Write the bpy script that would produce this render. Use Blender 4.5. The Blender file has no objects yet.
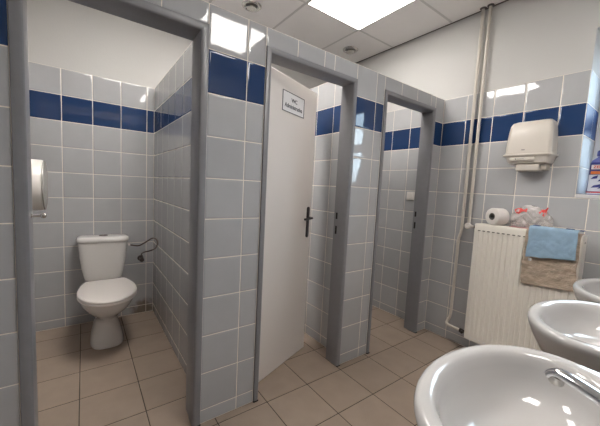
import bpy, bmesh, math, random
from mathutils import Vector, Matrix, noise
random.seed(7)
C = bpy.context.scene.collection
PI = math.pi

# ------------------------------------------------------------------ materials
def new_mat(name):
    m = bpy.data.materials.new(name); m.use_nodes = True
    return m, m.node_tree, m.node_tree.nodes['Principled BSDF']
def mat(name, col, rough=.5, metal=0., spec=.5, var=.0, scale=30., bump=0., bscale=200., coat=0.):
    """principled surface whose colour and relief vary with noise"""
    m, nt, b = new_mat(name)
    b.inputs['Roughness'].default_value = rough
    b.inputs['Metallic'].default_value = metal
    b.inputs['Specular IOR Level'].default_value = spec
    b.inputs['Coat Weight'].default_value = coat
    g = nt.nodes.new('ShaderNodeNewGeometry')
    n = nt.nodes.new('ShaderNodeTexNoise'); n.inputs['Scale'].default_value = scale; n.inputs['Detail'].default_value = 4
    nt.links.new(g.outputs['Position'], n.inputs['Vector'])
    r = nt.nodes.new('ShaderNodeMixRGB')
    r.inputs[1].default_value = (*[c * (1 - var) for c in col], 1)
    r.inputs[2].default_value = (*[min(1, c * (1 + var)) for c in col], 1)
    nt.links.new(n.outputs['Fac'], r.inputs[0]); nt.links.new(r.outputs[0], b.inputs['Base Color'])
    if bump:
        n2 = nt.nodes.new('ShaderNodeTexNoise'); n2.inputs['Scale'].default_value = bscale
        nt.links.new(g.outputs['Position'], n2.inputs['Vector'])
        bp = nt.nodes.new('ShaderNodeBump'); bp.inputs['Strength'].default_value = bump; bp.inputs['Distance'].default_value = .002
        nt.links.new(n2.outputs['Fac'], bp.inputs['Height']); nt.links.new(bp.outputs[0], b.inputs['Normal'])
    return m
def tile_mat(name, col, rough, tint=.04, waviness=.02, stains=False, spec=.5, mott=.06):
    """glazed tile: each tile its own slight tint, faint glaze waviness"""
    m, nt, b = new_mat(name)
    b.inputs['Roughness'].default_value = rough; b.inputs['Specular IOR Level'].default_value = spec
    g = nt.nodes.new('ShaderNodeNewGeometry')
    n = nt.nodes.new('ShaderNodeTexNoise'); n.inputs['Scale'].default_value = 9; n.inputs['Detail'].default_value = 5
    nt.links.new(g.outputs['Position'], n.inputs['Vector'])
    a = nt.nodes.new('ShaderNodeMath'); a.operation = 'MULTIPLY_ADD'; a.inputs[1].default_value = tint * 2; a.inputs[2].default_value = 1 - tint
    nt.links.new(g.outputs['Random Per Island'], a.inputs[0])
    a2 = nt.nodes.new('ShaderNodeMath'); a2.operation = 'MULTIPLY_ADD'; a2.inputs[1].default_value = mott * 2; a2.inputs[2].default_value = 1 - mott
    nt.links.new(n.outputs['Fac'], a2.inputs[0])
    mu = nt.nodes.new('ShaderNodeMath'); mu.operation = 'MULTIPLY'
    nt.links.new(a.outputs[0], mu.inputs[0]); nt.links.new(a2.outputs[0], mu.inputs[1])
    mx = nt.nodes.new('ShaderNodeMixRGB'); mx.blend_type = 'MULTIPLY'; mx.inputs[0].default_value = 1
    mx.inputs[1].default_value = (*col, 1); nt.links.new(mu.outputs[0], mx.inputs[2])
    out = mx.outputs[0]
    if stains:   # rusty dirt patch low in the corner behind the toilet
        d = nt.nodes.new('ShaderNodeVectorMath'); d.operation = 'DISTANCE'; d.inputs[1].default_value = (-1.6, .45, .03)
        nt.links.new(g.outputs['Position'], d.inputs[0])
        n3 = nt.nodes.new('ShaderNodeTexNoise'); n3.inputs['Scale'].default_value = 25
        nt.links.new(g.outputs['Position'], n3.inputs['Vector'])
        sm = nt.nodes.new('ShaderNodeMath'); sm.operation = 'MULTIPLY_ADD'; sm.inputs[1].default_value = .12
        nt.links.new(n3.outputs['Fac'], sm.inputs[0]); nt.links.new(d.outputs['Value'], sm.inputs[2])
        mr = nt.nodes.new('ShaderNodeMapRange'); mr.inputs[1].default_value = .11; mr.inputs[2].default_value = .19
        mr.inputs[3].default_value = .8; mr.inputs[4].default_value = 0
        nt.links.new(sm.outputs[0], mr.inputs[0])
        ms = nt.nodes.new('ShaderNodeMixRGB'); ms.inputs[2].default_value = (.16, .105, .06, 1)
        nt.links.new(mr.outputs[0], ms.inputs[0]); nt.links.new(out, ms.inputs[1]); out = ms.outputs[0]
    nt.links.new(out, b.inputs['Base Color'])
    n2 = nt.nodes.new('ShaderNodeTexNoise'); n2.inputs['Scale'].default_value = 14; n2.inputs['Detail'].default_value = 2
    nt.links.new(g.outputs['Position'], n2.inputs['Vector'])
    bp = nt.nodes.new('ShaderNodeBump'); bp.inputs['Strength'].default_value = waviness; bp.inputs['Distance'].default_value = .01
    nt.links.new(n2.outputs['Fac'], bp.inputs['Height']); nt.links.new(bp.outputs[0], b.inputs['Normal'])
    return m

M = {}
M['tile'] = tile_mat('grey_glazed_tile', (.45, .452, .462), .04, stains=True)
M['tile_matt'] = tile_mat('reveal_grey_tile', (.40, .42, .45), .5, spec=.12)
M['blue_matt'] = tile_mat('reveal_blue_tile', (.03, .075, .22), .5, spec=.12)
M['blue'] = tile_mat('blue_glazed_tile', (.020, .048, .13), .04, tint=.06, spec=.4)
M['grout'] = mat('wall_grout', (.86, .79, .69), .9, var=.06, scale=15)
M['floor_tile'] = tile_mat('brown_floor_tile', (.345, .27, .215), .40, tint=.05, waviness=.05, mott=.14)
M['floor_grout'] = mat('floor_grout', (.055, .042, .034), .95, var=.3)
M['plaster'] = mat('white_plaster', (.58, .57, .552), .9, var=.03, scale=3, bump=.25, bscale=90)
M['ceiling'] = mat('ceiling_board', (.84, .81, .79), .95, var=.03, scale=6, bump=.3, bscale=300)
M['tbar'] = mat('ceiling_grid', (.60, .575, .555), .6, var=.03)
M['frame'] = mat('grey_steel_paint', (.225, .222, .235), .34, var=.07, scale=25, bump=.12, bscale=60)
M['black'] = mat('black_gap', (.012, .011, .011), .8, var=.2)
M['door'] = mat('white_door_paint', (.74, .69, .655), .38, var=.02, scale=5)
M['handle'] = mat('black_handle', (.035, .03, .032), .35, var=.2)
M['paper'] = mat('sign_paper', (.74, .73, .74), .5, var=.02)
M['ink'] = mat('sign_ink', (.045, .045, .055), .7, var=.1)
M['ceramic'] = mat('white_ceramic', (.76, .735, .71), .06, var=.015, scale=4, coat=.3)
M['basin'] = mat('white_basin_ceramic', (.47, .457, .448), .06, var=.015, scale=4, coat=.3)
M['lid'] = mat('white_lid_plastic', (.80, .745, .71), .28, var=.01, scale=4)
M['chrome'] = mat('chrome', (.75, .76, .78), .1, metal=1, var=.04)
M['dullchrome'] = mat('dull_chrome', (.62, .60, .57), .25, metal=1, var=.2, scale=40)
M['hose'] = mat('braided_hose', (.10, .065, .055), .42, metal=.4, var=.35, scale=400)
M['brass'] = mat('dark_valve_metal', (.075, .06, .055), .4, metal=.5, var=.3, scale=120)
M['radiator'] = mat('cream_radiator_enamel', (.84, .795, .72), .32, var=.02, scale=8)
M['grille'] = mat('dark_radiator_slot', (.10, .09, .08), .8, var=.2)
M['pipe'] = mat('cream_pipe_paint', (.62, .575, .505), .35, var=.05, scale=20)
M['rosette'] = mat('dull_pipe_rosette', (.11, .095, .09), .5, var=.25)
M['disp'] = mat('cream_dispenser_plastic', (.62, .57, .51), .3, var=.015, scale=8)
M['disp2'] = mat('cream_plastic_recess', (.50, .45, .39), .45, var=.03)
M['white_plastic'] = mat('white_plastic', (.74, .70, .66), .3, var=.02)
M['smoky'] = mat('smoky_plastic', (.36, .34, .31), .25, var=.05)
M['blue_cloth'] = mat('blue_microfibre', (.285, .415, .545), .95, var=.26, scale=22, bump=.9, bscale=500)
M['navy'] = mat('navy_stitching', (.03, .06, .16), .9, var=.2)
M['brown_cloth'] = mat('brown_floor_cloth', (.44, .345, .265), .98, var=.30, scale=55, bump=.9, bscale=450)
def striped_cloth():
    m, nt, b = new_mat('brown_striped_cloth'); b.inputs['Roughness'].default_value = .98
    g = nt.nodes.new('ShaderNodeNewGeometry'); mp = nt.nodes.new('ShaderNodeMapping'); mp.inputs['Scale'].default_value = (22, 22, 60)
    nt.links.new(g.outputs['Position'], mp.inputs[0])
    n = nt.nodes.new('ShaderNodeTexNoise'); n.inputs['Scale'].default_value = 1; n.inputs['Detail'].default_value = 5; nt.links.new(mp.outputs[0], n.inputs['Vector'])
    r = nt.nodes.new('ShaderNodeValToRGB'); nt.links.new(n.outputs['Fac'], r.inputs[0])
    e = r.color_ramp.elements; e[0].position = .30; e[0].color = (.31, .275, .215, 1); e[1].position = .68; e[1].color = (.55, .44, .35, 1)
    k = e.new(.48); k.color = (.45, .36, .28, 1)
    nt.links.new(r.outputs[0], b.inputs['Base Color'])
    n2 = nt.nodes.new('ShaderNodeTexNoise'); n2.inputs['Scale'].default_value = 120; nt.links.new(g.outputs['Position'], n2.inputs['Vector'])
    bp = nt.nodes.new('ShaderNodeBump'); bp.inputs['Strength'].default_value = .9; bp.inputs['Distance'].default_value = .004
    nt.links.new(n2.outputs['Fac'], bp.inputs['Height']); nt.links.new(bp.outputs[0], b.inputs['Normal'])
    return m
M['brown_cloth'] = striped_cloth()
M['label_white'] = mat('white_care_tag', (.8, .8, .8), .8, var=.02)
M['tissue'] = mat('white_tissue', (.80, .755, .72), .95, var=.02, bump=.4, bscale=250)
M['card'] = mat('cardboard_core', (.24, .23, .22), .9, var=.15)
M['pvc'] = mat('white_window_pvc', (.72, .73, .75), .3, var=.02)
M['sill'] = mat('pale_sill_board', (.62, .62, .63), .35, var=.03)
M['bottle_white'] = mat('bottle_white', (.62, .65, .74), .3, var=.05)
M['bottle_blue'] = mat('bottle_blue', (.025, .03, .19), .3, var=.1)
M['bottle_violet'] = mat('bottle_violet', (.10, .115, .36), .3, var=.1)
M['red'] = mat('label_red', (.60, .05, .04), .4, var=.05)
M['orange'] = mat('label_orange', (.65, .17, .035), .4, var=.05)
M['grey_mark'] = mat('grey_mark', (.30, .28, .26), .6, var=.05)

def emit_mat(name, col, strength):
    m, nt, b = new_mat(name)
    n = nt.nodes.new('ShaderNodeTexNoise'); n.inputs['Scale'].default_value = 4
    r = nt.nodes.new('ShaderNodeMixRGB'); r.inputs[1].default_value = (*col, 1); r.inputs[2].default_value = (*[c * .97 for c in col], 1)
    nt.links.new(n.outputs['Fac'], r.inputs[0])
    nt.links.new(r.outputs[0], b.inputs['Emission Color']); b.inputs['Emission Strength'].default_value = strength
    b.inputs['Base Color'].default_value = (.8, .8, .8, 1)
    return m
SKY = 12.5
LAMPS = (13.5, 31.0, 20.5)
for k_, q_ in enumerate(LAMPS): M['lamp%d' % k_] = emit_mat('lamp_diffuser', (1., .955, .90), q_)

def glass_mat():
    m, nt, b = new_mat('window_glass')
    nt.nodes.remove(b)
    out = nt.nodes['Material Output']
    t = nt.nodes.new('ShaderNodeBsdfTransparent'); t.inputs[0].default_value = (.94, .97, .97, 1)
    gl = nt.nodes.new('ShaderNodeBsdfGlossy'); gl.inputs['Roughness'].default_value = .02
    f = nt.nodes.new('ShaderNodeFresnel'); f.inputs[0].default_value = 1.3
    mx = nt.nodes.new('ShaderNodeMixShader')
    nt.links.new(f.outputs[0], mx.inputs[0]); nt.links.new(t.outputs[0], mx.inputs[1]); nt.links.new(gl.outputs[0], mx.inputs[2])
    nt.links.new(mx.outputs[0], out.inputs['Surface'])
    return m
M['glass'] = glass_mat()
def film_mat():
    """clear crinkled plastic film with red print"""
    m, nt, b = new_mat('clear_bag_film')
    out = nt.nodes['Material Output']
    b.inputs['Base Color'].default_value = (.92, .88, .86, 1); b.inputs['Roughness'].default_value = .15
    t = nt.nodes.new('ShaderNodeBsdfTransparent'); t.inputs[0].default_value = (.97, .95, .94, 1)
    g = nt.nodes.new('ShaderNodeNewGeometry')
    n = nt.nodes.new('ShaderNodeTexNoise'); n.inputs['Scale'].default_value = 17; n.inputs['Detail'].default_value = 3; n.inputs['Distortion'].default_value = 1.
    nt.links.new(g.outputs['Position'], n.inputs['Vector'])
    bp = nt.nodes.new('ShaderNodeBump'); bp.inputs['Strength'].default_value = .6; bp.inputs['Distance'].default_value = .02
    nt.links.new(n.outputs['Fac'], bp.inputs['Height']); nt.links.new(bp.outputs[0], b.inputs['Normal'])
    mr = nt.nodes.new('ShaderNodeMapRange'); mr.inputs[1].default_value = .3; mr.inputs[2].default_value = .7
    mr.inputs[3].default_value = .14; mr.inputs[4].default_value = .50
    nt.links.new(n.outputs['Fac'], mr.inputs[0])
    mx = nt.nodes.new('ShaderNodeMixShader')
    nt.links.new(mr.outputs[0], mx.inputs[0]); nt.links.new(t.outputs[0], mx.inputs[1]); nt.links.new(b.outputs[0], mx.inputs[2])
    nt.links.new(mx.outputs[0], out.inputs['Surface'])
    return m
M['film'] = film_mat()
M['pink_film'] = mat('pink_print_film', (.55, .20, .21), .35, var=.45, scale=60)

# ------------------------------------------------------------------ mesh helpers
def obj(name, bm, m, parent=None, smooth=False, angle=None):
    me = bpy.data.meshes.new(name)
    bmesh.ops.recalc_face_normals(bm, faces=bm.faces[:]) if not getattr(bm, 'keepn', False) else None
    bm.to_mesh(me); bm.free()
    for x in (m if isinstance(m, (list, tuple)) else [m]): me.materials.append(x)
    if smooth:
        for p in me.polygons: p.use_smooth = True
        if angle: me.set_sharp_from_angle(angle=math.radians(angle))
    o = bpy.data.objects.new(name, me); C.objects.link(o)
    if parent: o.parent = parent
    return o
def empty(name, loc=(0, 0, 0)):
    o = bpy.data.objects.new(name, None); C.objects.link(o); o.location = loc
    o.empty_display_size = .05
    return o
def tag(o, label=None, cat=None, group=None, kind=None):
    if label: o['label'] = label
    if cat: o['category'] = cat
    if group: o['group'] = group
    if kind: o['kind'] = kind
    return o
def put(o, parent):          # keep world coordinates of a mesh built in world space
    o.parent = parent; o.matrix_parent_inverse = Matrix.Translation(parent.location).inverted()
    return o
def part(name, bm, m, parent, smooth=False, angle=None):
    o = obj(name, bm, m, None, smooth, angle); put(o, parent)
    return o
def sub(name, bm, m, parent, smooth=False, angle=None):   # a piece of a part
    o = obj(name, bm, m, None, smooth, angle); o.parent = parent
    return o
def box(bm, x0, x1, y0, y1, z0, z1, bev=0, seg=2, mi=0):
    r = bmesh.ops.create_cube(bm, size=1)
    vs = r['verts']
    for v in vs:
        v.co = Vector(((x0 + x1) / 2 + v.co.x * (x1 - x0), (y0 + y1) / 2 + v.co.y * (y1 - y0), (z0 + z1) / 2 + v.co.z * (z1 - z0)))
    fs = list({f for v in vs for f in v.link_faces})
    for f in fs: f.material_index = mi
    if bev:
        es = list({e for v in vs for e in v.link_edges})
        bmesh.ops.bevel(bm, geom=es, offset=bev, segments=seg, affect='EDGES', profile=.5)
    return bm
def bx(*a, **k): return box(bmesh.new(), *a, **k)
def loft(bm, rings, cap0=True, cap1=True, closed=True):
    """rings: lists of equal length of points"""
    vr = [[bm.verts.new(p) for p in r] for r in rings]
    n = len(vr[0])
    for a, b in zip(vr, vr[1:]):
        for i in range(n if closed else n - 1):
            j = (i + 1) % n
            bm.faces.new((a[i], a[j], b[j], b[i]))
    if cap0: bm.faces.new(vr[0][::-1])
    if cap1: bm.faces.new(vr[-1])
    return bm
def circ(c, ax, r, n=20, ry=None):
    c = Vector(c); ax = Vector(ax).normalized()
    t = Vector((0, 0, 1)) if abs(ax.z) < .9 else Vector((1, 0, 0))
    u = ax.cross(t).normalized(); v = ax.cross(u)
    ry = r if ry is None else ry
    return [c + u * r * math.cos(2 * PI * i / n) + v * ry * math.sin(2 * PI * i / n) for i in range(n)]
def lathe(bm, base, ax, prof, n=28, cap0=True, cap1=True):
    ax = Vector(ax).normalized(); base = Vector(base)
    return loft(bm, [circ(base + ax * h, ax, max(r, 1e-4), n) for r, h in prof], cap0, cap1)
def smooth_path(pts, k=8):
    pts = [Vector(p) for p in pts]; out = []
    for i in range(len(pts) - 1):
        p0 = pts[max(i - 1, 0)]; p1 = pts[i]; p2 = pts[i + 1]; p3 = pts[min(i + 2, len(pts) - 1)]
        for s in range(k):
            t = s / k
            out.append(.5 * ((2 * p1) + (p2 - p0) * t + (2 * p0 - 5 * p1 + 4 * p2 - p3) * t * t + (3 * p1 - p0 - 3 * p2 + p3) * t ** 3))
    out.append(pts[-1]); return out
def tube(bm, pts, r, n=14, rfun=None, flat=1.):
    pts = [Vector(p) for p in pts]; rings = []; u = None
    for i, p in enumerate(pts):
        d = (pts[min(i + 1, len(pts) - 1)] - pts[max(i - 1, 0)]).normalized()
        if u is None:
            t = Vector((0, 0, 1)) if abs(d.z) < .9 else Vector((0, 1, 0))
            u = d.cross(t).normalized()
        u = (u - d * u.dot(d)).normalized(); v = d.cross(u)
        rr = rfun(i / (len(pts) - 1)) if rfun else r
        rings.append([p + u * rr * math.cos(2 * PI * k / n) + v * rr * flat * math.sin(2 * PI * k / n) for k in range(n)])
    return loft(bm, rings)

# ------------------------------------------------------------------ tiled surfaces
ZB = 1.672                       # underside of the blue band
ZL = [0.0] + [round(ZB - .2 * k, 4) for k in range(8, -1, -1)] + [ZB + .2, ZB + .4]
TOP = ZB + .4
G = .0022                        # half a grout joint
def tiles(bm, O, A, Bv, N, al, bl, blue=None, holes=(), g=G, h=.0009, mi=(0, 1), tilt=.0003, pillow=.00012):
    """bed tiles of the given joint lines on the plane O + a*A + b*B; blue = row whose tiles take the second material"""
    O, A, Bv, N = map(Vector, (O, A, Bv, N))
    P = lambda a, b, n: O + A * a + Bv * b + N * n
    flip = A.cross(Bv).dot(N) < 0
    for i in range(len(al) - 1):
        for j in range(len(bl) - 1):
            a0, a1, b0, b1 = al[i], al[i + 1], bl[j], bl[j + 1]
            rects = [(a0, a1, b0, b1)]
            for (h0, h1, k0, k1) in holes:
                nr = []
                for (p0, p1, q0, q1) in rects:
                    if h1 <= p0 or h0 >= p1 or k1 <= q0 or k0 >= q1: nr.append((p0, p1, q0, q1)); continue
                    if p0 < h0: nr.append((p0, h0, q0, q1))
                    if p1 > h1: nr.append((h1, p1, q0, q1))
                    m0, m1 = max(p0, h0), min(p1, h1)
                    if q0 < k0: nr.append((m0, m1, q0, k0))
                    if q1 > k1: nr.append((m0, m1, k1, q1))
                rects = nr
            for (p0, p1, q0, q1) in rects:
                if p1 - p0 < .008 or q1 - q0 < .008: continue
                t = [random.uniform(-tilt, tilt) for _ in range(3)]; t.append(t[0] + t[2] - t[1])
                rings = []
                for ins, hh in ((g, 0), (g + .0004, h - .0005), (g + .0015, h), (g + .010, h + pillow)):
                    ins = min(ins, (p1 - p0) * .45, (q1 - q0) * .45)
                    rings.append([bm.verts.new(P(a, b, hh + (t[k] if hh else 0))) for k, (a, b) in enumerate(
                        ((p0 + ins, q0 + ins), (p1 - ins, q0 + ins), (p1 - ins, q1 - ins), (p0 + ins, q1 - ins)))])
                fs = []
                for r0, r1 in zip(rings, rings[1:]):
                    for k in range(4):
                        f = (r0[k], r0[(k + 1) % 4], r1[(k + 1) % 4], r1[k])
                        fs.append(bm.faces.new(f[::-1] if flip else f))
                fs.append(bm.faces.new(rings[-1][::-1] if flip else rings[-1]))
                for f in fs:
                    f.material_index = mi[1] if blue is not None and j == blue else mi[0]; f.smooth = f is not fs[-1]
BLUE = 9
def lines(a0, a1, phase, pitch=.2):
    k = math.ceil((a0 - phase) / pitch + .06); out = [a0]
    while phase + k * pitch < a1 - .012: out.append(phase + k * pitch); k += 1
    return out + [a1]
def slab(bm, x0, x1, y0, y1, z0, z1, mi=2): box(bm, x0, x1, y0, y1, z0, z1, mi=mi)
WALLM = [M['tile'], M['blue'], M['grout'], M['plaster']]
def wall(name, bm, mats=WALLM, kind='structure'):
    me = bpy.data.meshes.new(name); bm.to_mesh(me); bm.free()
    for m in mats: me.materials.append(m)
    o = bpy.data.objects.new(name, me); C.objects.link(o); o['kind'] = kind
    return o

L = 2.555; XB = -1.6; XR = 2.30; YN = -1.3; HC = 2.7076; SL = -.335
WX0, WX1, WZ0, WZ1, WD = .93, 1.66, 1.272, 2.317, .33

# floor
bm = bmesh.new()
box(bm, XB - .1, XR + .1, YN - .1, L + .1, -.08, -.0022, mi=1)
tiles(bm, (0, 0, -.0022), (1, 0, 0), (0, 1, 0), (0, 0, 1), lines(XB, XR, .045, .2895), lines(YN, L, -.03, .2935), g=.0022, tilt=.0002, pillow=.0001)
for f in bm.faces:
    if f.material_index == 0: pass
wall('floor', bm, [M['floor_tile'], M['floor_grout']])

# back wall of the stalls
bm = bmesh.new()
slab(bm, XB - .1, XB, YN - .1, L + .1, -.08, TOP, 2); box(bm, XB - .1, XB - .001, YN - .1, L + .1, TOP, HC + .1, mi=3)
tiles(bm, (XB, 0, 0), (0, 1, 0), (0, 0, 1), (1, 0, 0), lines(SL, .527, -.133), ZL, BLUE)
tiles(bm, (XB, 0, 0), (0, 1, 0), (0, 0, 1), (1, 0, 0), lines(.605, 1.538, .605), ZL, BLUE)
tiles(bm, (XB, 0, 0), (0, 1, 0), (0, 0, 1), (1, 0, 0), lines(1.616, L, 1.616), ZL, BLUE)
wall('wall_back', bm)

# far wall with the window opening
bm = bmesh.new()
Y1 = L + WD + .1
def farslab(z0, z1, mi, x0=XB - .1, x1=XR + .1, off=0): box(bm, x0, x1, L + off, Y1, z0, z1, mi=mi)
farslab(-.08, WZ0, 2)
farslab(WZ0, TOP, 2, XB - .1, WX0); farslab(WZ0, TOP, 2, WX1, XR + .1)
farslab(TOP, WZ1, 3, XB - .1, WX0, .001); farslab(TOP, WZ1, 3, WX1, XR + .1, .001)
farslab(WZ1, HC + .1, 3, off=.001)
xl = lines(0.0, XR, .397)
tiles(bm, (0, L, 0), (1, 0, 0), (0, 0, 1), (0, -1, 0), xl, ZL, BLUE, holes=[(WX0, WX1, WZ0, 9)])
tiles(bm, (0, L, 0), (1, 0, 0), (0, 0, 1), (0, -1, 0), lines(XB, -.1, -.32), ZL, BLUE)
zr = [WZ0 + .025] + [z for z in ZL if z > WZ0 + .03]
tiles(bm, (WX0, 0, 0), (0, 1, 0), (0, 0, 1), (1, 0, 0), lines(L, L + WD, L + .2), zr, len(zr) - 3, mi=(4, 5))
tiles(bm, (WX1, 0, 0), (0, 1, 0), (0, 0, 1), (-1, 0, 0), lines(L, L + WD, L + .2), zr, len(zr) - 3, mi=(4, 5))
wall('wall_far', bm, WALLM + [M['tile_matt'], M['blue_matt']])

# side wall of the first stall, its mirror outside, and the two dividers
bm = bmesh.new()
slab(bm, XB, -.1, SL - .08, SL, 0, TOP)
tiles(bm, (0, SL, 0), (1, 0, 0), (0, 0, 1), (0, 1, 0), lines(XB, -.1, -.626), ZL, BLUE)
wall('wall_stall_side', bm)
for i, (y0, y1) in enumerate(((.527, .605), (1.538, 1.616))):
    bm = bmesh.new()
    slab(bm, XB, -.1, y0, y1, 0, TOP)
    tiles(bm, (0, y0, 0), (1, 0, 0), (0, 0, 1), (0, -1, 0), lines(XB, -.1, (-.626, -.297)[i]), ZL, BLUE)
    tiles(bm, (0, y1, 0), (1, 0, 0), (0, 0, 1), (0, 1, 0), lines(XB, -.1, -.3), ZL, BLUE)
    tiles(bm, (0, 0, TOP), (1, 0, 0), (0, 1, 0), (0, 0, 1), lines(XB, -.1, -.3), [y0, y1])
    wall('wall_divider', bm)

# front wall of the stalls
FR = [(-.198, .476), (.780, 1.463), (1.748, 2.420)]       # outer edges of the three frames
FH = 1.977
bm = bmesh.new()
ed = [YN - .1] + [v for f in FR for v in (f[0] + .006, f[1] - .006)] + [L]
for k in range(0, 8, 2): slab(bm, -.1, 0, ed[k], ed[k + 1], 0, TOP)
for k in range(1, 7, 2): slab(bm, -.1, 0, ed[k], ed[k + 1], FH - .006, TOP)
fl = [YN] + [-.2 - .2 * k for k in range(5, 0, -1)] + [-.198, -.126, .074, .274, .476, .676, .780, .982, 1.180, 1.262, 1.463, 1.661, 1.748, 1.948, 2.148, 2.348, 2.420, L]
hol = [(a, b, -1, FH) for a, b in FR]
tiles(bm, (0, 0, 0), (0, 1, 0), (0, 0, 1), (1, 0, 0), fl, ZL, BLUE, holes=hol)
tiles(bm, (0, 0, TOP), (0, 1, 0), (1, 0, 0), (0, 0, 1), fl, [-.1, 0])
wall('wall_front', bm)

# room behind the camera: right wall with a tiled ledge carrying the basins, near wall
bm = bmesh.new()
slab(bm, XR, XR + .1, YN - .1, L, -.08, TOP); box(bm, XR + .001, XR + .1, YN - .1, L, TOP, HC + .1, mi=3)
tiles(bm, (XR, 0, 0), (0, 1, 0), (0, 0, 1), (-1, 0, 0), lines(YN, L, 0), ZL, BLUE)
LX, LZ = 1.52, 1.072
slab(bm, LX, XR, YN, L, 0, LZ)
tiles(bm, (LX, 0, 0), (0, 1, 0), (0, 0, 1), (-1, 0, 0), lines(YN, L, 0), [z for z in ZL if z < 1.1])
tiles(bm, (0, 0, LZ), (0, 1, 0), (1, 0, 0), (0, 0, 1), lines(YN, L, 0), [LX, LX + .16, XR])
wall('wall_right', bm)
bm = bmesh.new()
slab(bm, XB - .1, XR + .1, YN - .1, YN, -.08, TOP); box(bm, XB - .1, XR + .1, YN - .1, YN - .001, TOP, HC + .1, mi=3)
tiles(bm, (0, YN, 0), (1, 0, 0), (0, 0, 1), (0, 1, 0), lines(XB, XR, 0), ZL, BLUE)
wall('wall_near', bm)

# suspended ceiling with its grid
GX, GY = .009, 2.042
bm = bmesh.new()
box(bm, XB - .1, XR + .1, YN - .1, L + .1, HC, HC + .05)
xs = [GX + .6 * k for k in range(-2, 4)]; ys = [GY + .6 * k for k in range(-5, 1)]
for x in xs:
    if XB < x < XR: box(bm, x - .009, x + .009, YN, L, HC - .002, HC + .001, mi=1)
for y in ys:
    if YN < y < L: box(bm, XB, XR, y - .009, y + .009, HC - .0021, HC + .001, mi=1)
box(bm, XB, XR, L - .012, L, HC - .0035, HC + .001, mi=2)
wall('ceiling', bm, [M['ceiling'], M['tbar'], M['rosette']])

# ------------------------------------------------------------------ window
w = tag(empty('window_1', ((WX0 + WX1) / 2, L + WD, WZ0)), kind='structure')
yw0, yw1 = L + WD, L + WD + .07
bm = bmesh.new()
zt = WZ0 + .025
for a in ((WX0, WX0 + .06, zt, WZ1), (WX1 - .06, WX1, zt, WZ1), (WX0 + .06, WX1 - .06, zt, zt + .06), (WX0 + .06, WX1 - .06, WZ1 - .06, WZ1), (WX0 + .06, WX1 - .06, 1.74, 1.84)):
    box(bm, a[0], a[1], yw0, yw1, a[2], a[3], bev=.006)
part('window_frame', bm, M['pvc'], w)
bm = bmesh.new(); box(bm, WX0 + .05, WX1 - .05, yw0 + .03, yw0 + .036, zt + .05, WZ1 - .05)
part('window_pane', bm, M['glass'], w)
part('window_sill', bx(WX0 + .001, WX1 - .001, L - .004, L + WD, WZ0 + .001, WZ0 + .025, bev=.004), M['sill'], w)

# ------------------------------------------------------------------ door frames
def door_frame(n, o0, o1, dep, fw=.032):
    d = tag(empty('door_%d' % n, (-.05, (o0 + o1) / 2, 0)), kind='structure')
    prof = [(0, -.066), (0, .000), (.0015, .006), (.006, .0105), (.011, .012), (fw - .008, .012), (fw - .002, .0095), (fw, .005), (fw, .0008), (fw - .008, .0008), (fw - .008, -.1005), (fw, -.1005), (fw, -dep), (.005, -dep), (.005, -.066)]
    i0, i1, zt = o0 + fw, o1 - fw, FH - .032
    if n == 1: zt = FH - fw
    rings = []
    for kind in range(4):
        r = []
        for s, x in prof:
            if kind == 0: r.append((x, i0 - s, .003))
            if kind == 1: r.append((x, i0 - s, zt + s))
            if kind == 2: r.append((x, i1 + s, zt + s))
            if kind == 3: r.append((x, i1 + s, .003))
        rings.append(r)
    part('door_frame', loft(bmesh.new(), rings), M['frame'], d, True, 35)
    y = i0 if n == 1 else i1; s = 1 if n == 1 else -1
    for z0, z1 in ([(.995, 1.075)] if n == 1 else [(1.042, 1.087), (.936, .993)]):
        a, b = sorted((y, y + s * .0015))
        part('strike_slot', bx(-.094, -.078, a + (.0045 if s < 0 else -.0045), b + (.0045 if s < 0 else -.0045), z0, z1), M['black'], d)
    bm = bmesh.new()
    for yy, q in ((o0, 1), (o1, -1)):
        a, b = sorted((yy, yy + q * .0305)); box(bm, -.068, .0135, a, b, 0, .007, bev=.001)
    part('foot_seal', bm, M['black'], d)
    return d, i0, i1
D1, a0, a1 = door_frame(1, *FR[0], .14, .038)
bm = bmesh.new()
lathe(bm, (-.045, a0, 1.094), (0, 1, 0), [(.0085, 0), (.0085, .003), (.0052, .004), (.0052, .026), (.0088, .029), (.0102, .036), (.008, .043), (.003, .045)], 16)
part('latch_peg', bm, M['dullchrome'], D1, True, 40)
D2, _, _ = door_frame(2, *FR[1], .112)
D3, _, _ = door_frame(3, *FR[2], .108)

# white door leaf, standing ajar into the second stall
hx, hy = -.109, .838
dd = Vector((-.2125, .5510, 0)).normalized(); nn = Vector((dd.y, -dd.x, 0))
def DP(s, t, z): return Vector((hx, hy, 0)) + dd * s + nn * t + Vector((0, 0, z))
def dbox(bm, s0, s1, t0, t1, z0, z1, bev=0):
    tmp = bmesh.new(); box(tmp, s0, s1, t0, t1, z0, z1, bev=bev)
    for v in tmp.verts: v.co = DP(v.co.x, v.co.y, v.co.z)
    me = bpy.data.meshes.new('t'); tmp.to_mesh(me); tmp.free(); bm.from_mesh(me); bpy.data.meshes.remove(me)
    return bm
leaf = part('door_leaf', dbox(bmesh.new(), 0, .592, -.04, 0, .002, 1.940, bev=.003), M['door'], D2)
inv = leaf.matrix_parent_inverse.copy()
def leafsub(name, bm, m, smooth=False):
    o = obj(name, bm, m, None, smooth, 40); o.parent = leaf; return o
bm = bmesh.new()
pts = []
for k in range(24):
    a = 2 * PI * k / 24; sx, sz = math.cos(a), math.sin(a)
    pts.append((.545 + .016 * sx, (.099 if sz > 0 else -.099) + .016 * sz + .995))
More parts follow.
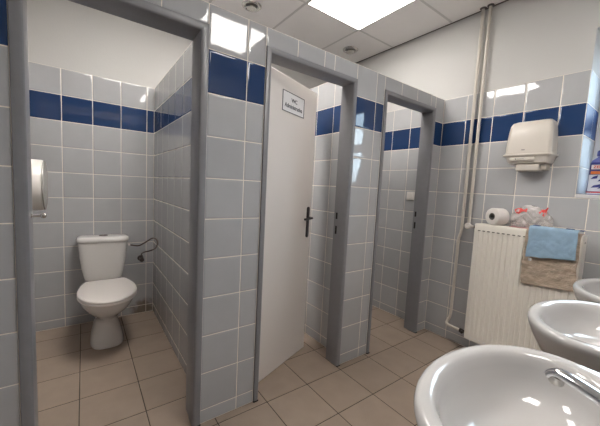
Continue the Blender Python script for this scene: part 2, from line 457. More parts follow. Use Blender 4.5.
loft(bm, [[DP(s, 0, z) for s, z in pts], [DP(s, .007, z) for s, z in pts], [DP(.545 + (s - .545) * .8, .009, .995 + (z - .995) * .98) for s, z in pts]])
tube(bm, smooth_path([DP(.545, .007, 1.03), DP(.545, .032, 1.03), DP(.538, .044, 1.03), DP(.52, .047, 1.029), DP(.435, .047, 1.026)], 6), .0085, 12)
lathe(bm, DP(.545, .007, .93), nn, [(.008, 0), (.008, .004), (.003, .0045)], 14)
leafsub('door_handle', bm, M['handle'], True)

def text_mesh(txt, size, depth=0.0008):
    cu = bpy.data.curves.new('txt', 'FONT'); cu.body = txt; cu.size = size; cu.align_x = 'CENTER'; cu.align_y = 'CENTER'; cu.extrude = depth / 2; cu.offset = size * .018
    o = bpy.data.objects.new('txt', cu); C.objects.link(o)
    dg = bpy.context.evaluated_depsgraph_get()
    me = bpy.data.meshes.new_from_object(o.evaluated_get(dg))
    bpy.data.objects.remove(o); bpy.data.curves.remove(cu)
    return me
def text_bm(txt, size, fn, depth=.0008, stretch=1., bold=0):
    me = text_mesh(txt, size, depth); bm = bmesh.new(); bm.from_mesh(me); bpy.data.meshes.remove(me)
    for v in bm.verts: v.co = fn(v.co.x * stretch, v.co.y, v.co.z)
    return bm
# sign on the door
sc_, zc_ = .296, 1.786
sg = tag(empty('door_sign', DP(sc_, 0, zc_)), 'small white paper sign reading WC fixed to the open white door', 'sign')
part('sign_sheet', dbox(bmesh.new(), sc_ - .125, sc_ + .125, .0002, .0022, zc_ - .063, zc_ + .063), M['paper'], sg)
bm = bmesh.new()
for a in ((sc_ - .125, sc_ + .125, zc_ - .063, zc_ - .059), (sc_ - .125, sc_ + .125, zc_ + .059, zc_ + .063), (sc_ - .125, sc_ - .120, zc_ - .059, zc_ + .059), (sc_ + .120, sc_ + .125, zc_ - .059, zc_ + .059)):
    dbox(bm, a[0], a[1], .0022, .003, a[2], a[3])
part('sign_border', bm, M['ink'], sg)
part('sign_text', text_bm('WC', .034, lambda x, y, z: DP(sc_ + .005 + x, .0027 + z, zc_ + .018 + y), stretch=1.15), M['ink'], sg)
part('sign_text', text_bm('Administratíva', .036, lambda x, y, z: DP(sc_ + x, .0027 + z, zc_ - .022 + y), stretch=.95), M['ink'], sg)

# ------------------------------------------------------------------ lamps in the ceiling
def panel(cx, cy, label, lm):
    t = tag(empty('ceiling_light', (cx, cy, HC)), label, 'ceiling light', 'square ceiling panel lights')
    bm = bmesh.new(); h = .297; f = .288
    for a in ((-h, h, -h, -f), (-h, h, f, h), (-h, -f, -f, f), (f, h, -f, f)):
        box(bm, cx + a[0], cx + a[1], cy + a[2], cy + a[3], HC - .009, HC - .0002)
    part('light_frame', bm, M['tbar'], t)
    part('light_diffuser', bx(cx - f, cx + f, cy - f, cy + f, HC - .007, HC - .0002), M[lm], t)
panel(GX - .3, GY - .3, 'bright square panel light above the open stall door, in full view', 'lamp0')
panel(GX - .3, GY - 1.5, 'square panel light above the toilet stall, out of the picture over its door', 'lamp1')
panel(GX + 1.5, GY - .9, 'square panel light over the washbasins, mirrored in the tiled pillar', 'lamp2')
def downlight(cx, cy, label):
    t = tag(empty('downlight', (cx, cy, HC)), label, 'downlight', 'round chrome downlights')
    d = (0, 0, -1); z = HC - .0002
    def dpart(name, bm, *a):
        for v in bm.verts: v.co.x = cx + (v.co.x - cx) * 1.22; v.co.y = cy + (v.co.y - cy) * 1.22; v.co.z = HC + (v.co.z - HC) * 1.3 - .0002
        part(name, bm, *a)
    bm = bmesh.new()
    lathe(bm, (cx, cy, z), d, [(.040, 0), (.066, 0), (.066, .003), (.060, .008), (.050, .010), (.046, .008), (.044, .003), (.040, .002)], 32, False, False)
    dpart('downlight_ring', bm, M['dullchrome'], t, True, 50)
    bm = bmesh.new()
    lathe(bm, (cx, cy, z), d, [(.0438, .0004), (.0438, .0012), (.030, .0012), (.012, .0009)], 28)
    dpart('downlight_cup', bm, M['rosette'], t, True, 50)
    bm = bmesh.new()
    lathe(bm, (cx, cy, z), d, [(.012, .0012), (.017, .004), (.033, .012), (.034, .016), (.031, .018), (.012, .0165)], 24)
    dpart('downlight_bulb', bm, M['dullchrome'], t, True, 40)
    bm = bmesh.new()
    tube(bm, smooth_path([(cx - .044, cy - .020, z - .004), (cx - .030, cy - .034, z - .016), (cx - .012, cy - .038, z - .018), (cx - .002, cy - .03, z - .015)], 5), .003, 8)
    dpart('spring_clip', bm, M['chrome'], t, True)
downlight(-.911, 1.125, 'unlit chrome downlight above the pillar beside the toilet stall')
downlight(-.911, 2.265, 'unlit chrome downlight close to the white far wall')

# ------------------------------------------------------------------ toilet
TY = .138
t = tag(empty('toilet', (-1.25, TY, 0)), 'white ceramic close-coupled toilet with closed lid in the first stall', 'toilet')
def egg(x0, x1, hw, z, n=40, p=2., back=.0, yc=TY, pf=2.05):
    """egg outline, front at x1 (large), back at x0; back = flatness of the back"""
    xc = x0 + (x1 - x0) * .48; out = []
    for k in range(n):
        a = 2 * PI * k / n; c, s = math.cos(a), math.sin(a)
        e = 2 / p
        if c >= 0: X = xc + (x1 - xc) * abs(c) ** (2 / pf); Y = hw * math.copysign(abs(s) ** (2 / pf), s)
        else:
            q = 2 + back
            X = xc - (xc - x0) * abs(c) ** (2 / q); Y = hw * math.copysign(abs(s) ** (2 / q), s)
        out.append((X, yc + Y, z))
    return out
bm = bmesh.new()
S = [(-1.47, -1.048, .110, 0), (-1.47, -1.047, .110, .010), (-1.46, -1.060, .101, .05), (-1.45, -1.080, .086, .11), (-1.44, -1.090, .074, .16), (-1.44, -1.086, .072, .19), (-1.45, -1.048, .087, .222), (-1.46, -.985, .119, .262), (-1.48, -.915, .150, .302), (-1.50, -.866, .169, .342), (-1.51, -.842, .177, .375), (-1.51, -.83, .178, .398), (-1.50, -.836, .173, .402)]
loft(bm, [egg(a, b, c, z, back=1.2, pf=3.2 - 1.15 * min(1, max(0, (z - .02) / .2))) for a, b, c, z in S])
part('bowl', bm, M['ceramic'], t, True, 60)
def lidring(k, z):
    half = [(-.812 - .268 * (1 - math.cos(a)), .184 * math.sin(a)) for a in [PI / 2 * q / 16 for q in range(17)]]
    half += [(-1.11, .184), (-1.15, .181), (-1.20, .173), (-1.26, .157), (-1.315, .140), (-1.332, .133), (-1.341, .120), (-1.343, .09)]
    xc = -1.08
    pts = half + [(x, -y) for x, y in half[::-1] if y > 0]
    return [(xc + (x - xc) * k, TY + y * k, z) for x, y in pts]
bm = bmesh.new()
loft(bm, [lidring(.985, .4025), lidring(1, .407), lidring(1, .414), lidring(.985, .418)])
part('toilet_seat', bm, M['lid'], t, True, 50)
bm = bmesh.new()
loft(bm, [lidring(.985, .4185), lidring(1.0, .422), lidring(1.0, .430), lidring(.985, .436), lidring(.93, .439), lidring(.5, .442)])
part('toilet_lid', bm, M['lid'], t, True, 50)
for s in (-1, 1): part('lid_hinge', lathe(bmesh.new(), (-1.36, TY + s * .075 - .014, .416), (0, 1, 0), [(.012, 0), (.012, .028)], 16), M['lid'], t, True, 40)
def cis(hw, x0, x1, z, n=36):
    out = []
    xm = (x0 + x1) / 2; hd = (x1 - x0) / 2
    for k in range(n):
        a = 2 * PI * k / n; c, s = math.cos(a), math.sin(a)
        q = 2 / 5.
        out.append((xm + hd * math.copysign(abs(c) ** q, c), TY - .008 + hw * math.copysign(abs(s) ** q, s), z))
    return out
bm = bmesh.new()
loft(bm, [cis(.118, -1.58, -1.445, .4025), cis(.132, -1.585, -1.435, .415), cis(.140, -1.59, -1.428, .45), cis(.153, -1.59, -1.42, .52), cis(.163, -1.592, -1.412, .60), cis(.170, -1.594, -1.406, .69), cis(.172, -1.594, -1.405, .722)])
part('cistern', bm, M['ceramic'], t, True, 60)
bm = bmesh.new()
loft(bm, [cis(.176, -1.596, -1.40, .7225), cis(.182, -1.596, -1.394, .73), cis(.183, -1.596, -1.393, .748), cis(.176, -1.594, -1.398, .762), cis(.15, -1.57, -1.42, .7675), cis(.06, -1.53, -1.46, .769)])
part('cistern_lid', bm, M['ceramic'], t, True, 60)
bm = bmesh.new()
for s in (-1, 1): lathe(bm, (-1.49, TY - .008 + s * .014, .7685), (0, 0, 1), [(.015, 0), (.015, .006), (.012, .008)], 20)
lathe(bm, (-1.49, TY - .008, .7685), (0, 0, 1), [(.033, 0), (.033, .003), (.030, .004)], 24)
part('flush_button', bm, M['brass'], t, True, 40)

# water hose and stop valve
Rv = Vector((0.58702309, 0.80798175, 0.05068912)); Uv = Vector((-0.09942407, 0.00981299, 0.99499676)); Fv = Vector((-0.80344181, 0.58912579, -0.08609329))
hp = [(-1.49, .314, .676), (-1.49, .335, .673), (-1.46, .387, .670), (-1.42, .43, .701), (-1.36, .474, .745), (-1.31, .496, .749), (-1.295, .507, .715), (-1.33, .499, .665), (-1.40, .475, .631), (-1.48, .44, .604), (-1.54, .424, .580), (-1.556, .421, .562)]
bm = bmesh.new(); tube(bm, smooth_path(hp, 6), .0058, 10)
hs = tag(empty('water_hose', (-1.5, .40, .582)), 'dark braided flexible hose looping between cistern and stop valve', 'hose')
part('braid', bm, M['hose'], hs, True)
bm = bmesh.new(); lathe(bm, (-1.49, .309, .677), (0, 1, 0), [(.009, 0), (.011, .001), (.011, .014), (.007, .016)], 6)
part('hose_nut', bm, M['white_plastic'], hs)
v = tag(empty('stop_valve', (XB, .420, .525)), 'small dark metal stop valve on the tiled wall beside the cistern', 'valve')
bm = bmesh.new()
lathe(bm, (XB + .0006, .420, .525), (1, 0, 0), [(.026, 0), (.024, .005), (.012, .009), (.010, .04), (.014, .042), (.014, .062), (.010, .064)], 20)
lathe(bm, (-1.556, .420, .53), (0, 0, 1), [(.011, 0), (.011, .018), (.012, .019), (.012, .031)], 14)
part('valve_body', bm, M['brass'], v, True, 40)
bm = bmesh.new(); lathe(bm, (-1.536, .420, .525), (1, 0, 0), [(.006, 0), (.006, .012), (.019, .013), (.020, .022), (.016, .027)], 10)
part('valve_knob', bm, M['brass'], v, True, 40)

# round paper dispenser on the side wall of the first stall
t = tag(empty('toilet_paper_dispenser', (-.90, SL, 1.185)), 'round white jumbo toilet paper dispenser peeking past the frame of the first stall', 'dispenser')
bm = bmesh.new(); lathe(bm, (-.90, SL + .0008, 1.185), (0, 1, 0), [(.148, 0), (.150, .004), (.150, .138), (.146, .143)], 56)
part('dispenser_body', bm, M['white_plastic'], t, True, 40)
bm = bmesh.new(); lathe(bm, (-.90, SL + .1462, 1.185), (0, 1, 0), [(.146, 0), (.144, .006), (.130, .009), (.08, .010)], 56)
part('dispenser_cover', bm, M['smoky'], t, True, 40)

# ------------------------------------------------------------------ light switch in the third stall
t = tag(empty('light_switch', (-.254, L, 1.22)), 'white light switch on the tiled wall inside the third stall', 'switch')
part('switch_plate', bx(-.294, -.214, L - .012, L - .0009, 1.180, 1.260, bev=.003), M['white_plastic'], t)
part('switch_rocker', bx(-.282, -.226, L - .017, L - .0122, 1.192, 1.248, bev=.002), M['white_plastic'], t)

# ------------------------------------------------------------------ heating pipes
PR = .0115; PY = L - .030
def pipe_thing(x, label, pts, clamp_z):
    t = tag(empty('heating_pipe', (x, PY, pts[-1][2])), label, 'pipe', 'cream heating pipes')
    pts = [Vector(p) for p in pts]; pts = [a.lerp(b, k / max(1, int((b - a).length / .08))) for a, b in zip(pts, pts[1:]) for k in range(max(1, int((b - a).length / .08)))] + [pts[-1]]
    bm = bmesh.new(); tube(bm, pts, PR, 20)
    part('pipe_run', bm, M['pipe'], t, True, 50)
    bm = bmesh.new(); lathe(bm, (x, PY, HC - .0005), (0, 0, -1), [(.024, 0), (.024, .004), (.018, .008), (PR, .009)], 24)
    part('ceiling_rosette', bm, M['rosette'], t, True, 40)
    bm = bmesh.new(); lathe(bm, (x, PY, clamp_z), (0, 0, -1), [(PR, 0), (.016, .001), (.016, .012), (PR, .013)], 20)
    box(bm, x - .006, x + .006, PY + .014, L - .0028, clamp_z - .012, clamp_z)
    part('pipe_clamp', bm, M['pipe'], t, True, 40)
    return t
pA = [(.262, PY, HC - .001), (.262, PY, 1.7), (.262, PY, 1.02)] + smooth_path([(.262, PY, 1.0), (.258, PY, .95), (.246, PY, .90), (.243, PY, .86)], 4) + [(.243, PY, .6), (.240, PY, .30)] + \
     smooth_path([(.240, PY, .27), (.236, PY - .006, .215), (.226, PY - .020, .178), (.232, PY - .035, .160), (.270, PY - .045, .156), (.345, PY - .050, .156)], 6)
p1 = pipe_thing(.262, 'cream heating pipe that runs down to the low radiator valve', pA, 1.672)
bm = bmesh.new(); lathe(bm, (.243, PY, .872), (0, 0, -1), [(PR, 0), (.0145, .001), (.0145, .018), (PR, .019)], 20)
part('pipe_coupling', bm, M['pipe'], p1, True, 40)
pB = [(.314, PY, HC - .001), (.314, PY, 1.7), (.314, PY, 1.11)] + smooth_path([(.314, PY, 1.09), (.315, PY - .004, 1.055), (.320, PY - .016, 1.03), (.326, PY - .03, 1.014)], 5)
p2 = pipe_thing(.314, 'short cream heating pipe that ends at the white thermostat valve', pB, 1.672)

# ------------------------------------------------------------------ radiator
RX0, RX1, RZ0, RZ1, RY = .42, 1.020, .150, 1.047, 2.392
t = tag(empty('radiator', ((RX0 + RX1) / 2, RY + .06, RZ0)), 'tall cream panel radiator hung on the far wall under the paper towel dispenser', 'radiator')
bm = bmesh.new()
nf = 18; pitch = (RX1 - RX0 - .03) / nf
xs = [(RX0, 0.)]; pr = []
for k in range(nf):
    x = RX0 + .015 + k * pitch
    for f, dpt in ((0.30, 0), (.38, .7), (.46, 1), (.54, 1), (.62, .7), (.70, 0)):
        pr.append((x + f * pitch, dpt))
cols = [(RX0, 0)] + pr + [(RX1, 0)]
rows = [(RZ0, 0), (RZ0 + .03, 0), (RZ0 + .05, .3), (RZ0 + .065, 1), (RZ1 - .075, 1), (RZ1 - .06, .3), (RZ1 - .045, 0), (RZ1 - .012, 0), (RZ1 - .003, -.25), (RZ1, -.9)]
grid = [[bm.verts.new((x, RY + (.0075 * max(dx * max(dz, 0), 0)) + (.0 if dz >= 0 else -dz * .004), z)) for x, dx in cols] for z, dz in rows]
for a, b in zip(grid, grid[1:]):
    for i in range(len(cols) - 1): bm.faces.new((a[i], a[i + 1], b[i + 1], b[i]))
box(bm, RX0, RX1, RY + .010, RY + .022, RZ0, RZ1 - .004)
for r, z in ((0, RZ0),): pass
part('front_panel', bm, M['radiator'], t, True, 40)
part('back_panel', bx(RX0 + .002, RX1 - .002, RY + .084, RY + .102, RZ0, RZ1 - .012, bev=.004), M['radiator'], t)
for x0, x1 in ((RX0 - .004, RX0 - .0005), (RX1 + .0005, RX1 + .004)):
    sc = part('side_cover', bx(x0, x1, RY + .003, RY + .105, RZ0 + .02, RZ1 - .002, bev=.001), M['radiator'], t)
    if x0 > .9:
        bm = bmesh.new(); lathe(bm, (x1, RY + .055, RZ1 - .045), (1, 0, 0), [(.006, 0), (.006, .0008)], 14)
        o = obj('cover_hole', bm, M['grille']); o.parent = sc
bm = bmesh.new()
y0, y1 = RY + .004, RY + .103
box(bm, RX0, RX1, y0, y0 + .012, RZ1 - .004, RZ1); box(bm, RX0, RX1, y1 - .012, y1, RZ1 - .004, RZ1)
for k in range(nf + 1):
    x = RX0 + .010 + k * (RX1 - RX0 - .02) / nf
    box(bm, x - .010, x + .010, y0 + .012, y1 - .012, RZ1 - .004, RZ1)
part('top_grille', bm, M['radiator'], t)
bm = bmesh.new()
for k in range(nf):
    x = RX0 + .015 + (k + .50) * pitch
    box(bm, x - .0085, x + .0085, RY - .0008, RY + .0015, RZ1 - .054, RZ1 - .0475)
part('convection_slots', bm, M['grille'], t)
bm = bmesh.new()
for k in range(nf):
    x = RX0 + .015 + (k + 1.0) * pitch
    box(bm, x - .006, x + .006, RY - .0008, RY + .0015, RZ0 + .016, RZ0 + .021)
part('weld_marks', bm, M['label_white'], t)
for x in (RX0 + .1, RX1 - .1): part('wall_bracket', bx(x - .015, x + .015, RY + .102, L - .002, RZ1 - .2, RZ1 - .12), M['radiator'], t)

# radiator valves
t = tag(empty('thermostat_valve', (.328, PY - .04, 1.010)), 'white round thermostat valve at the top corner of the radiator', 'valve')
bm = bmesh.new()
lathe(bm, (.329, PY - .036, 1.012), (.25, -1, .05), [(.012, 0), (.021, .004), (.0245, .014), (.0245, .036), (.020, .044), (.008, .046)], 22)
part('valve_head', bm, M['white_plastic'], t, True, 40)
bm = bmesh.new()
lathe(bm, (.325, PY - .030, 1.010), (1, -.25, 0), [(.010, 0), (.014, .006), (.014, .030), (.009, .032), (.009, .05)], 18)
part('valve_body', bm, M['white_plastic'], t, True, 40)
bm = bmesh.new(); lathe(bm, (.374, PY - .042, 1.010), (1, 0, 0), [(.011, 0), (.013, .002), (.013, .022), (.009, .0245), (.009, .0420)], 8)
part('valve_nut', bm, M['rosette'], t)
bm = bmesh.new(); lathe(bm, (.346, PY - .05, .156), (1, 0, 0), [(.0155, 0), (.018, .002), (.018, .020), (.013, .022), (.013, .038), (.018, .040), (.018, .058), (.011, .060), (.011, .0704)], 12)
o = part('return_valve', bm, M['brass'], p1, True, 40); o['label'] = 'dark metal valve'
bm = bmesh.new(); lathe(bm, (.375, PY - .066, .156), (0, -1, 0), [(.010, 0), (.011, .002), (.011, .016), (.007, .018)], 12)
vc = obj('valve_cap', bm, M['brass'], None, True, 40); vc.parent = o; vc.matrix_parent_inverse = Matrix.Identity(4)

# ------------------------------------------------------------------ cloths over the radiator
def cloth(name, m, x0, x1, ytop, zt, ly, drop, seed, off, wob, nx=48, ns=60, thick=.003, skewL=0., skewR=0.):
    """cloth lying on the radiator top and hanging over its front; off = distance off the metal"""
    bm = bmesh.new(); total = ly + drop
    rows = []
    for j in range(ns + 1):
        row = []
        for i in range(nx + 1):
            u = i / nx
            d = drop + skewL * (1 - u) + skewR * u
            s = (ly + d) * j / ns
            x = x0 + (x1 - x0) * u
            w = noise.noise(Vector((x * 14 + seed, s * 9, seed))) * wob + noise.noise(Vector((x * 40, s * 34, seed + 5))) * wob * .45
            r = .014
            if s < ly - r: y, z = RY - off + ly - s, zt + off + abs(w) * .4
            elif s < ly - r + r * PI / 2:
                a = (s - ly + r) / r
                y, z = RY - off + r - r * math.sin(a), zt + off - r + r * math.cos(a)
            else:
                q = s - (ly - r + r * PI / 2)
                k = min(1, q / .08)
                y, z = RY - off - abs(w) * k - .004 * k * (.5 + .5 * math.sin(x * 47 + seed)), zt + off - r - q
            x += noise.noise(Vector((s * 12 + seed, u * 3, 2))) * .006 * (1 if 0 < j else 0)
            z += noise.noise(Vector((x * 20 + seed, 7, 1))) * .006 * max(0, (j / ns - .5) * 2)
            row.append(bm.verts.new((x, y, z)))
        rows.append(row)
    for a, b in zip(rows, rows[1:]):
        for i in range(nx): bm.faces.new((a[i], a[i + 1], b[i + 1], b[i]))
    bmesh.ops.recalc_face_normals(bm, faces=bm.faces[:])
    o = obj(name, bm, m, None, True)
    md = o.modifiers.new('s', 'SOLIDIFY'); md.thickness = thick; md.offset = 1 if o.data.polygons[len(o.data.polygons) - 1].normal.y < 0 else -1
    return o
t = tag(empty('brown_cloth', (.87, RY, .70)), 'worn brown floor cloth hanging down the radiator below the blue towel', 'cloth')
o = cloth('brown_fabric', M['brown_cloth'], .742, 1.016, 0, RZ1 + .001, .075, .362, 3.1, .003, .013, skewR=-.022); put(o, t)
o.name = 'cloth_sheet'
t = tag(empty('blue_towel', (.87, RY, .85)), 'light blue microfibre towel draped over the radiator top on the brown cloth', 'towel')
o = cloth('towel_sheet', M['blue_cloth'], .762, 1.004, 0, RZ1 + .001, .068, .190, 9.7, .0235, .008, skewL=.004, skewR=-.022, thick=.004); put(o, t)
def tstrip(x0, x1, y0, y1, z): part('towel_hem', bx(x0, x1, y0, y1, z, z + .006, bev=.002), M['navy'], t)
tstrip(.765, .805, RY + .022, RY + .038, RZ1 + .028); tstrip(.935, .975, RY + .022, RY + .038, RZ1 + .028); tstrip(1.000, 1.022, RY + .004, RY + .040, RZ1 + .026)
bm = bmesh.new()
box(bm, .780, .796, RY - .043, RY - .033, .850, .866, bev=.001)
part('care_tag', bm, M['label_white'], t)

# ------------------------------------------------------------------ toilet roll and plastic bag on the radiator
rr = .062; rz = RZ1 + .0005 + rr; th = math.radians(66); ra = Vector((math.cos(th), math.sin(th), 0)); rc = Vector((.518, 2.412, rz))
t = tag(empty('paper_roll', (rc.x, rc.y, RZ1)), 'white paper roll lying on the radiator with its hollow end showing', 'paper roll')
bm = bmesh.new()
lathe(bm, rc, ra, [(.026, 0), (.057, 0), (.0605, .0025), (rr, .007), (rr, .088), (.060, .092), (.026, .092)], 40, False, False)
part('tissue', bm, M['tissue'], t, True, 40)
bm = bmesh.new()
lathe(bm, rc + ra * .001, ra, [(.0240, 0), (.0258, 0), (.0258, .090), (.0240, .090), (.0240, .06), (.001, .06)], 28, False, False)
part('roll_core', bm, M['card'], t, True, 40)
def bagring(x, k):
    cy = 2.494; n = 40; out = []
    e = (x - .615) / (.850 - .615)
    prof = math.sin(PI * min(max(e * .90 + .06, 0), 1)) ** .4
    hy, hz = .043 * prof + .003, (.078 - .006 * e) * prof + .003
    for i in range(n):
        a = 2 * PI * i / n; c, s = math.cos(a), math.sin(a)
        y = cy + hy * math.copysign(abs(c) ** .7, c); z = RZ1 + .0035 + hz * (1 + math.copysign(abs(s) ** .7, s))
        d = noise.noise(Vector((x * 30, y * 35, z * 35))) * .012 * prof + noise.noise(Vector((x * 80, y * 80, z * 80))) * .002
        out.append((x, y + d * c, max(RZ1 + .003, z + d * s)))
    return out
t = tag(empty('plastic_bag', (.73, 2.46, RZ1)), 'crumpled clear plastic bag with red print lying behind the blue towel on the radiator', 'bag')
bm = bmesh.new(); loft(bm, [bagring(.617 + .0048 * k, k) for k in range(49)])
part('bag_film', bm, M['film'], t, True)
def decal(x, z, poly, r=.0045):
    bm = bmesh.new(); vs = []
    for px, pz in poly:
        X, Zz = x + px, z + pz
        ring = bagring(X, 0); best = min((p for p in ring if p[1] < 2.494), key=lambda p: abs(p[2] - Zz))
        vs.append((X, best[1] - r, Zz))
    a = [bm.verts.new(v) for v in vs]; b = [bm.verts.new((v[0], v[1] + .0008, v[2])) for v in vs]
    bm.faces.new(a); bm.faces.new(b[::-1])
    for i in range(len(a)): bm.faces.new((a[i], a[(i + 1) % len(a)], b[(i + 1) % len(a)], b[i]))
    part('red_print', bm, M['red'], t)
decal(.674, 1.163, [(-.042, .008), (-.020, .020), (.006, .020), (.020, .012), (.034, .022), (.042, .020), (.040, -.004), (.026, .002), (.012, -.004), (-.004, -.020), (-.022, -.014)])
decal(.800, 1.168, [(-.020, -.004), (-.010, .014), (.006, .018), (.018, .034), (.022, .028), (.014, .002), (.018, -.016), (.008, -.030), (.000, -.022), (.006, -.004), (-.006, .0), (-.012, -.016)])
bm = bmesh.new()
box(bm, .622, .735, RY + .050, RY + .098, RZ1 + .0005, RZ1 + .0025)
part('bag_bottom', bm, M['pink_film'], t)

# ------------------------------------------------------------------ paper towel dispenser
t = tag(empty('paper_towel_dispenser', (.69, L, 1.45)), 'cream plastic folded paper towel dispenser on the tiled wall above the radiator', 'dispenser')
def rrect(x0, x1, y0, y1, z, r, n=6, yb=None):
    """rounded front corners (front = y0); back edge straight"""
    out = []
    for cx, cy, a0 in ((x0 + r, y0 + r, PI), (x1 - r, y0 + r, 1.5 * PI)):
        for k in range(n + 1):
            a = a0 + k / n * PI / 2
            out.append((cx + r * math.cos(a), cy + r * math.sin(a), z))
    return out + [(x1, y1, z), (x0, y1, z)]
yb = L - .0008
bm = bmesh.new()
loft(bm, [rrect(.547, .812, yb - .126, yb, 1.556, .026), rrect(.551, .809, yb - .125, yb, 1.64, .026), rrect(.556, .804, yb - .121, yb, 1.71, .026), rrect(.561, .798, yb - .114, yb, 1.750, .026), rrect(.568, .792, yb - .102, yb, 1.771, .026), rrect(.582, .78, yb - .07, yb, 1.783, .026)])
part('dispenser_cover', bm, M['disp'], t, True, 45)
bm = bmesh.new()
loft(bm, [rrect(.541, .818, yb - .133, yb, 1.5405, .028), rrect(.537, .822, yb - .137, yb, 1.545, .028), rrect(.537, .822, yb - .137, yb, 1.552, .028), rrect(.541, .818, yb - .133, yb, 1.5558, .028)])
part('cover_lip', bm, M['disp'], t, True, 45)
bm = bmesh.new()
loft(bm, [rrect(.580, .786, yb - .105, yb, 1.490, .026), rrect(.566, .798, yb - .117, yb, 1.497, .026), rrect(.550, .810, yb - .126, yb, 1.5402, .028)])
part('dispenser_base', bm, M['disp'], t, True, 45)
bm = bmesh.new()
box(bm, .585, .730, yb - .1325, yb - .117, 1.508, 1.532, bev=.005)
part('lock_strip', bm, M['disp'], t, True, 45)
bm = bmesh.new()
lathe(bm, (.622, yb - .1322, 1.5215), (0, -1, 0), [(.004, 0), (.004, .001)], 14); box(bm, .627, .671, yb - .1332, yb - .1322, 1.5205, 1.5225)
part('key_slot', bm, M['handle'], t)
bm = bmesh.new()
box(bm, .618, .752, yb - .105, yb - .002, 1.442, 1.4898, bev=.008)
part('towel_chute', bm, M['disp'], t, True, 45)
bm = bmesh.new()
box(bm, .753, .785, yb - .085, yb - .002, 1.450, 1.4898, bev=.003)
part('chute_side', bm, M['disp2'], t, True, 45)
part('maker_mark', bx(.648, .668, yb - .1268, yb - .1255, 1.579, 1.587, bev=.0005), M['grey_mark'], t)

# ------------------------------------------------------------------ cleaner bottle on the window sill
bz = WZ0 + .0255; by = L + .105; bxc = 1.012
t = tag(empty('cleaner_bottle', (bxc, by, bz)), 'blue and white cleaning liquid bottle with blue cap on the window sill', 'bottle')
def bring(hw, hd, z, n=32, sh=0):
    out = []
    for k in range(n):
        a = 2 * PI * k / n; c, s = math.cos(a), math.sin(a)
        out.append((bxc + sh + hw * math.copysign(abs(c) ** .8, c), by + hd * math.copysign(abs(s) ** .8, s), bz + z))
    return out
bm = bmesh.new()
loft(bm, [bring(.046, .028, 0), bring(.0515, .0325, .006), bring(.0515, .0325, .03), bring(.050, .032, .10), bring(.0485, .0315, .16), bring(.048, .031, .20), bring(.043, .028, .218), bring(.028, .022, .232), bring(.0185, .0185, .238), bring(.0185, .0185, .246)])
part('bottle_body', bm, M['bottle_violet'], t, True, 50)
bm = bmesh.new(); lathe(bm, (bxc, by, bz + .2462), (0, 0, 1), [(.024, 0), (.024, .030), (.021, .034), (.012, .038)], 20)
part('bottle_cap', bm, M['bottle_blue'], t, True, 40)
def sleeve(name, m, z0, z1, e):
    bm = bmesh.new()
    f = lambda z: (.0515 - .0035 * (z - .03) / .17, .0325 - .0015 * (z - .03) / .17)
    rs = []
    for k in range(5):
        z = z0 + (z1 - z0) * k / 4; a, b = f(z); rs.append(bring(a + e, b + e, z))
    loft(bm, rs, False, False); part(name, bm, m, t, True, 60)
sleeve('label', M['bottle_blue'], .120, .206, .0006)
sleeve('label', M['bottle_white'], .005, .013, .0006); sleeve('label', M['red'], .0135, .020, .0006)
fy = by - .0345
bm = bmesh.new(); box(bm, bxc - .036, bxc + .038, fy, fy + .002, .162 + bz, .190 + bz, bev=.0005)
part('label_panel', bm, M['label_white'], t)
part('label_text', text_bm('ZERO', .024, lambda x, y, z: Vector((bxc + .003 + x, fy - .0008 - z, bz + .176 + y)), stretch=.95), M['red'], t)
bm = bmesh.new(); box(bm, bxc - .036, bxc + .036, fy + .0005, fy + .002, .132 + bz, .150 + bz, bev=.0005)
part('label_band', bm, M['orange'], t)
bm = bmesh.new(); box(bm, bxc - .043, bxc + .043, fy + .0012, fy + .003, .022 + bz, .128 + bz, bev=.0005)
part('label_field', bm, M['bottle_white'], t)
bm = bmesh.new()
for (x0, z0, x1, z1, q) in ((-.034, .10, .0, .125, .010), (.0, .085, .036, .115, .012), (-.028, .045, .02, .07, .010), (.002, .04, .036, .06, .008)):
    pts = [(x0, z0), (x1 - .004, z0 + q * .4), (x1, z1), (x0 + .012, z1 - q)]
    a = [bm.verts.new((bxc + px, fy - .0001 + .0006, bz + pz)) for px, pz in pts]; b = [bm.verts.new((bxc + px, fy + .002, bz + pz)) for px, pz in pts]
    bm.faces.new(a); bm.faces.new(b[::-1])
    for i in range(4): bm.faces.new((a[i], a[(i + 1) % 4], b[(i + 1) % 4], b[i]))
part('label_picture', bm, M['bottle_blue'], t)

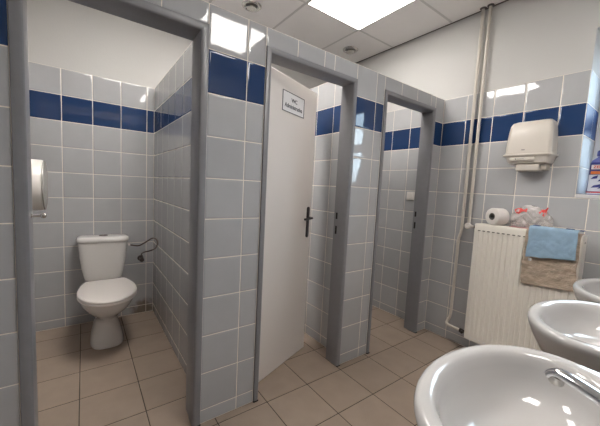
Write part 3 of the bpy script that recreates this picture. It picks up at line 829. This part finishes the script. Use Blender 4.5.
# ------------------------------------------------------------------ washbasins
BX = 1.262
def outline(k, z, shrink=0., n=72):
    out = []
    for i in range(n):
        a = 2 * PI * i / n; c, s = math.cos(a), math.sin(a)
        if c <= 0: X, Y = c * (.186 - shrink), s * (.277 - shrink)
        else:
            # the back runs on, narrower, to the wall
            e = .55
            xx = .2586 * abs(c) ** e
            y1 = math.sqrt(max(0, 1 - (xx / .30) ** 2)); y1 = max(y1, .66 if xx < .2559 else .66)
            y1 = y1 * abs(s) ** .25 if abs(s) < .35 else y1
            X, Y = xx, math.copysign((.277 - shrink) * y1 * (1 if abs(s) > .35 else (abs(s) / .35) ** .75), s)
            X = min(X, .2586)
        out.append((X * k, Y * k, z))
    return out
def bowl(a, b, z, n=72, cx=-.004):
    return [(cx + a * math.cos(2 * PI * i / n), b * math.sin(2 * PI * i / n), z) for i in range(n)]
def make_basin(yc, zr, label):
    t = tag(empty('washbasin', (BX, yc, zr)), label, 'washbasin', 'white washbasins along the wall')
    bm = bmesh.new()
    R = [outline(.40, -.175), outline(.62, -.150), outline(.82, -.105), outline(.94, -.055), outline(.99, -.026), outline(1., -.014), outline(1., -.007, .002), outline(1., -.001, .007), outline(1., .0005, .014),
         bowl(.154, .240, -.002), bowl(.147, .231, -.007), bowl(.142, .226, -.015), bowl(.136, .218, -.032), bowl(.129, .208, -.058), bowl(.117, .191, -.082), bowl(.097, .162, -.099), bowl(.067, .112, -.1085), bowl(.026, .03, -.1135)]
    # keep the outer back edge from the wall plane
    loft(bm, R, True, True)
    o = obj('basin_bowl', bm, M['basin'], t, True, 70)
    bm = bmesh.new(); lathe(bm, (-.004, 0, -.114), (0, 0, 1), [(.024, 0), (.024, .003), (.019, .0045), (.008, .0035)], 24)
    obj('drain', bm, M['chrome'], t, True, 40)
    return t
ZR = .85
B1 = make_basin(.722, ZR, 'white ceramic washbasin in front with the chrome spout reaching over it')
B2 = make_basin(1.402, ZR, 'middle white washbasin, between the front basin and the one beside the radiator')
B3 = make_basin(2.022, ZR, 'white washbasin nearest the radiator and the far wall, partly out of view')
def faucet(yc, label):
    t = tag(empty('faucet', (1.44, yc, ZR)), label, 'faucet', 'chrome basin taps')
    bm = bmesh.new()
    lathe(bm, (1.445, yc, ZR + .0006), (0, 0, 1), [(.026, 0), (.026, .004), (.021, .008), (.021, .085), (.018, .090)], 28)
    part('faucet_body', bm, M['chrome'], t, True, 40)
    bm = bmesh.new()
    tube(bm, smooth_path([(1.445, yc, .900), (1.41, yc + .012, .909), (1.36, yc + .030, .917), (1.33, yc + .043, .920), (1.308, yc + .053, .920), (1.297, yc + .058, .918), (1.289, yc + .061, .912), (1.286, yc + .0625, .905)], 6), .012, 18, rfun=lambda q: .0150 - .002 * q if q < .96 else .0131 - .003 * ((q - .96) / .04) ** 1.5, flat=.72)
    part('spout', bm, M['chrome'], t, True, 60)
    bm = bmesh.new(); lathe(bm, (1.2975, yc + .0575, .912), (-.12, .05, -1), [(.0118, 0), (.0122, .012), (.0105, .0155), (.0075, .0145)], 22)
    part('aerator', bm, M['dullchrome'], t, True, 40)
    bm = bmesh.new()
    lathe(bm, (1.445, yc, ZR + .0908), (0, 0, 1), [(.018, 0), (.022, .003), (.022, .024), (.014, .03)], 24)
    tube(bm, [(1.44, yc, ZR + .112), (1.41, yc, ZR + .126), (1.375, yc, ZR + .134)], .006, 10)
    part('lever', bm, M['chrome'], t, True, 40)
faucet(.680, 'chrome single-lever tap whose spout hangs over the front washbasin')

# ------------------------------------------------------------------ daylight
wd = bpy.data.worlds.new('world'); bpy.context.scene.world = wd; wd.use_nodes = True
nt = wd.node_tree; bg = nt.nodes['Background']
tc = nt.nodes.new('ShaderNodeTexCoord'); sp = nt.nodes.new('ShaderNodeSeparateXYZ'); nt.links.new(tc.outputs['Generated'], sp.inputs[0])
rp = nt.nodes.new('ShaderNodeValToRGB'); nt.links.new(sp.outputs['Z'], rp.inputs[0])
rp.color_ramp.elements[0].position = 0.; rp.color_ramp.elements[0].color = (.14, .15, .16, 1)
rp.color_ramp.elements[1].position = .06; rp.color_ramp.elements[1].color = (.72, .86, 1., 1)
nt.links.new(rp.outputs[0], bg.inputs[0]); bg.inputs[1].default_value = SKY

# ------------------------------------------------------------------ camera
cam = bpy.data.cameras.new('camera'); co = bpy.data.objects.new('camera', cam); C.objects.link(co)
cam.sensor_width = 36; cam.lens = 36 * 296.517 / 600; cam.clip_start = .02
m = Matrix((Rv, Uv, -Fv)).transposed().to_4x4(); m.translation = Vector((1.4344, 0, 1.2503)); co.matrix_world = m
s = bpy.context.scene; s.camera = co
s.view_settings.view_transform = 'Standard'; s.view_settings.look = 'None'; s.view_settings.gamma = 1; s.view_settings.exposure = .2; s.view_settings.use_curve_mapping = False
s.cycles.use_denoising = True; s.cycles.max_bounces = 10; s.cycles.diffuse_bounces = 6; s.cycles.transparent_max_bounces = 12
s.cycles.sample_clamp_indirect = 8
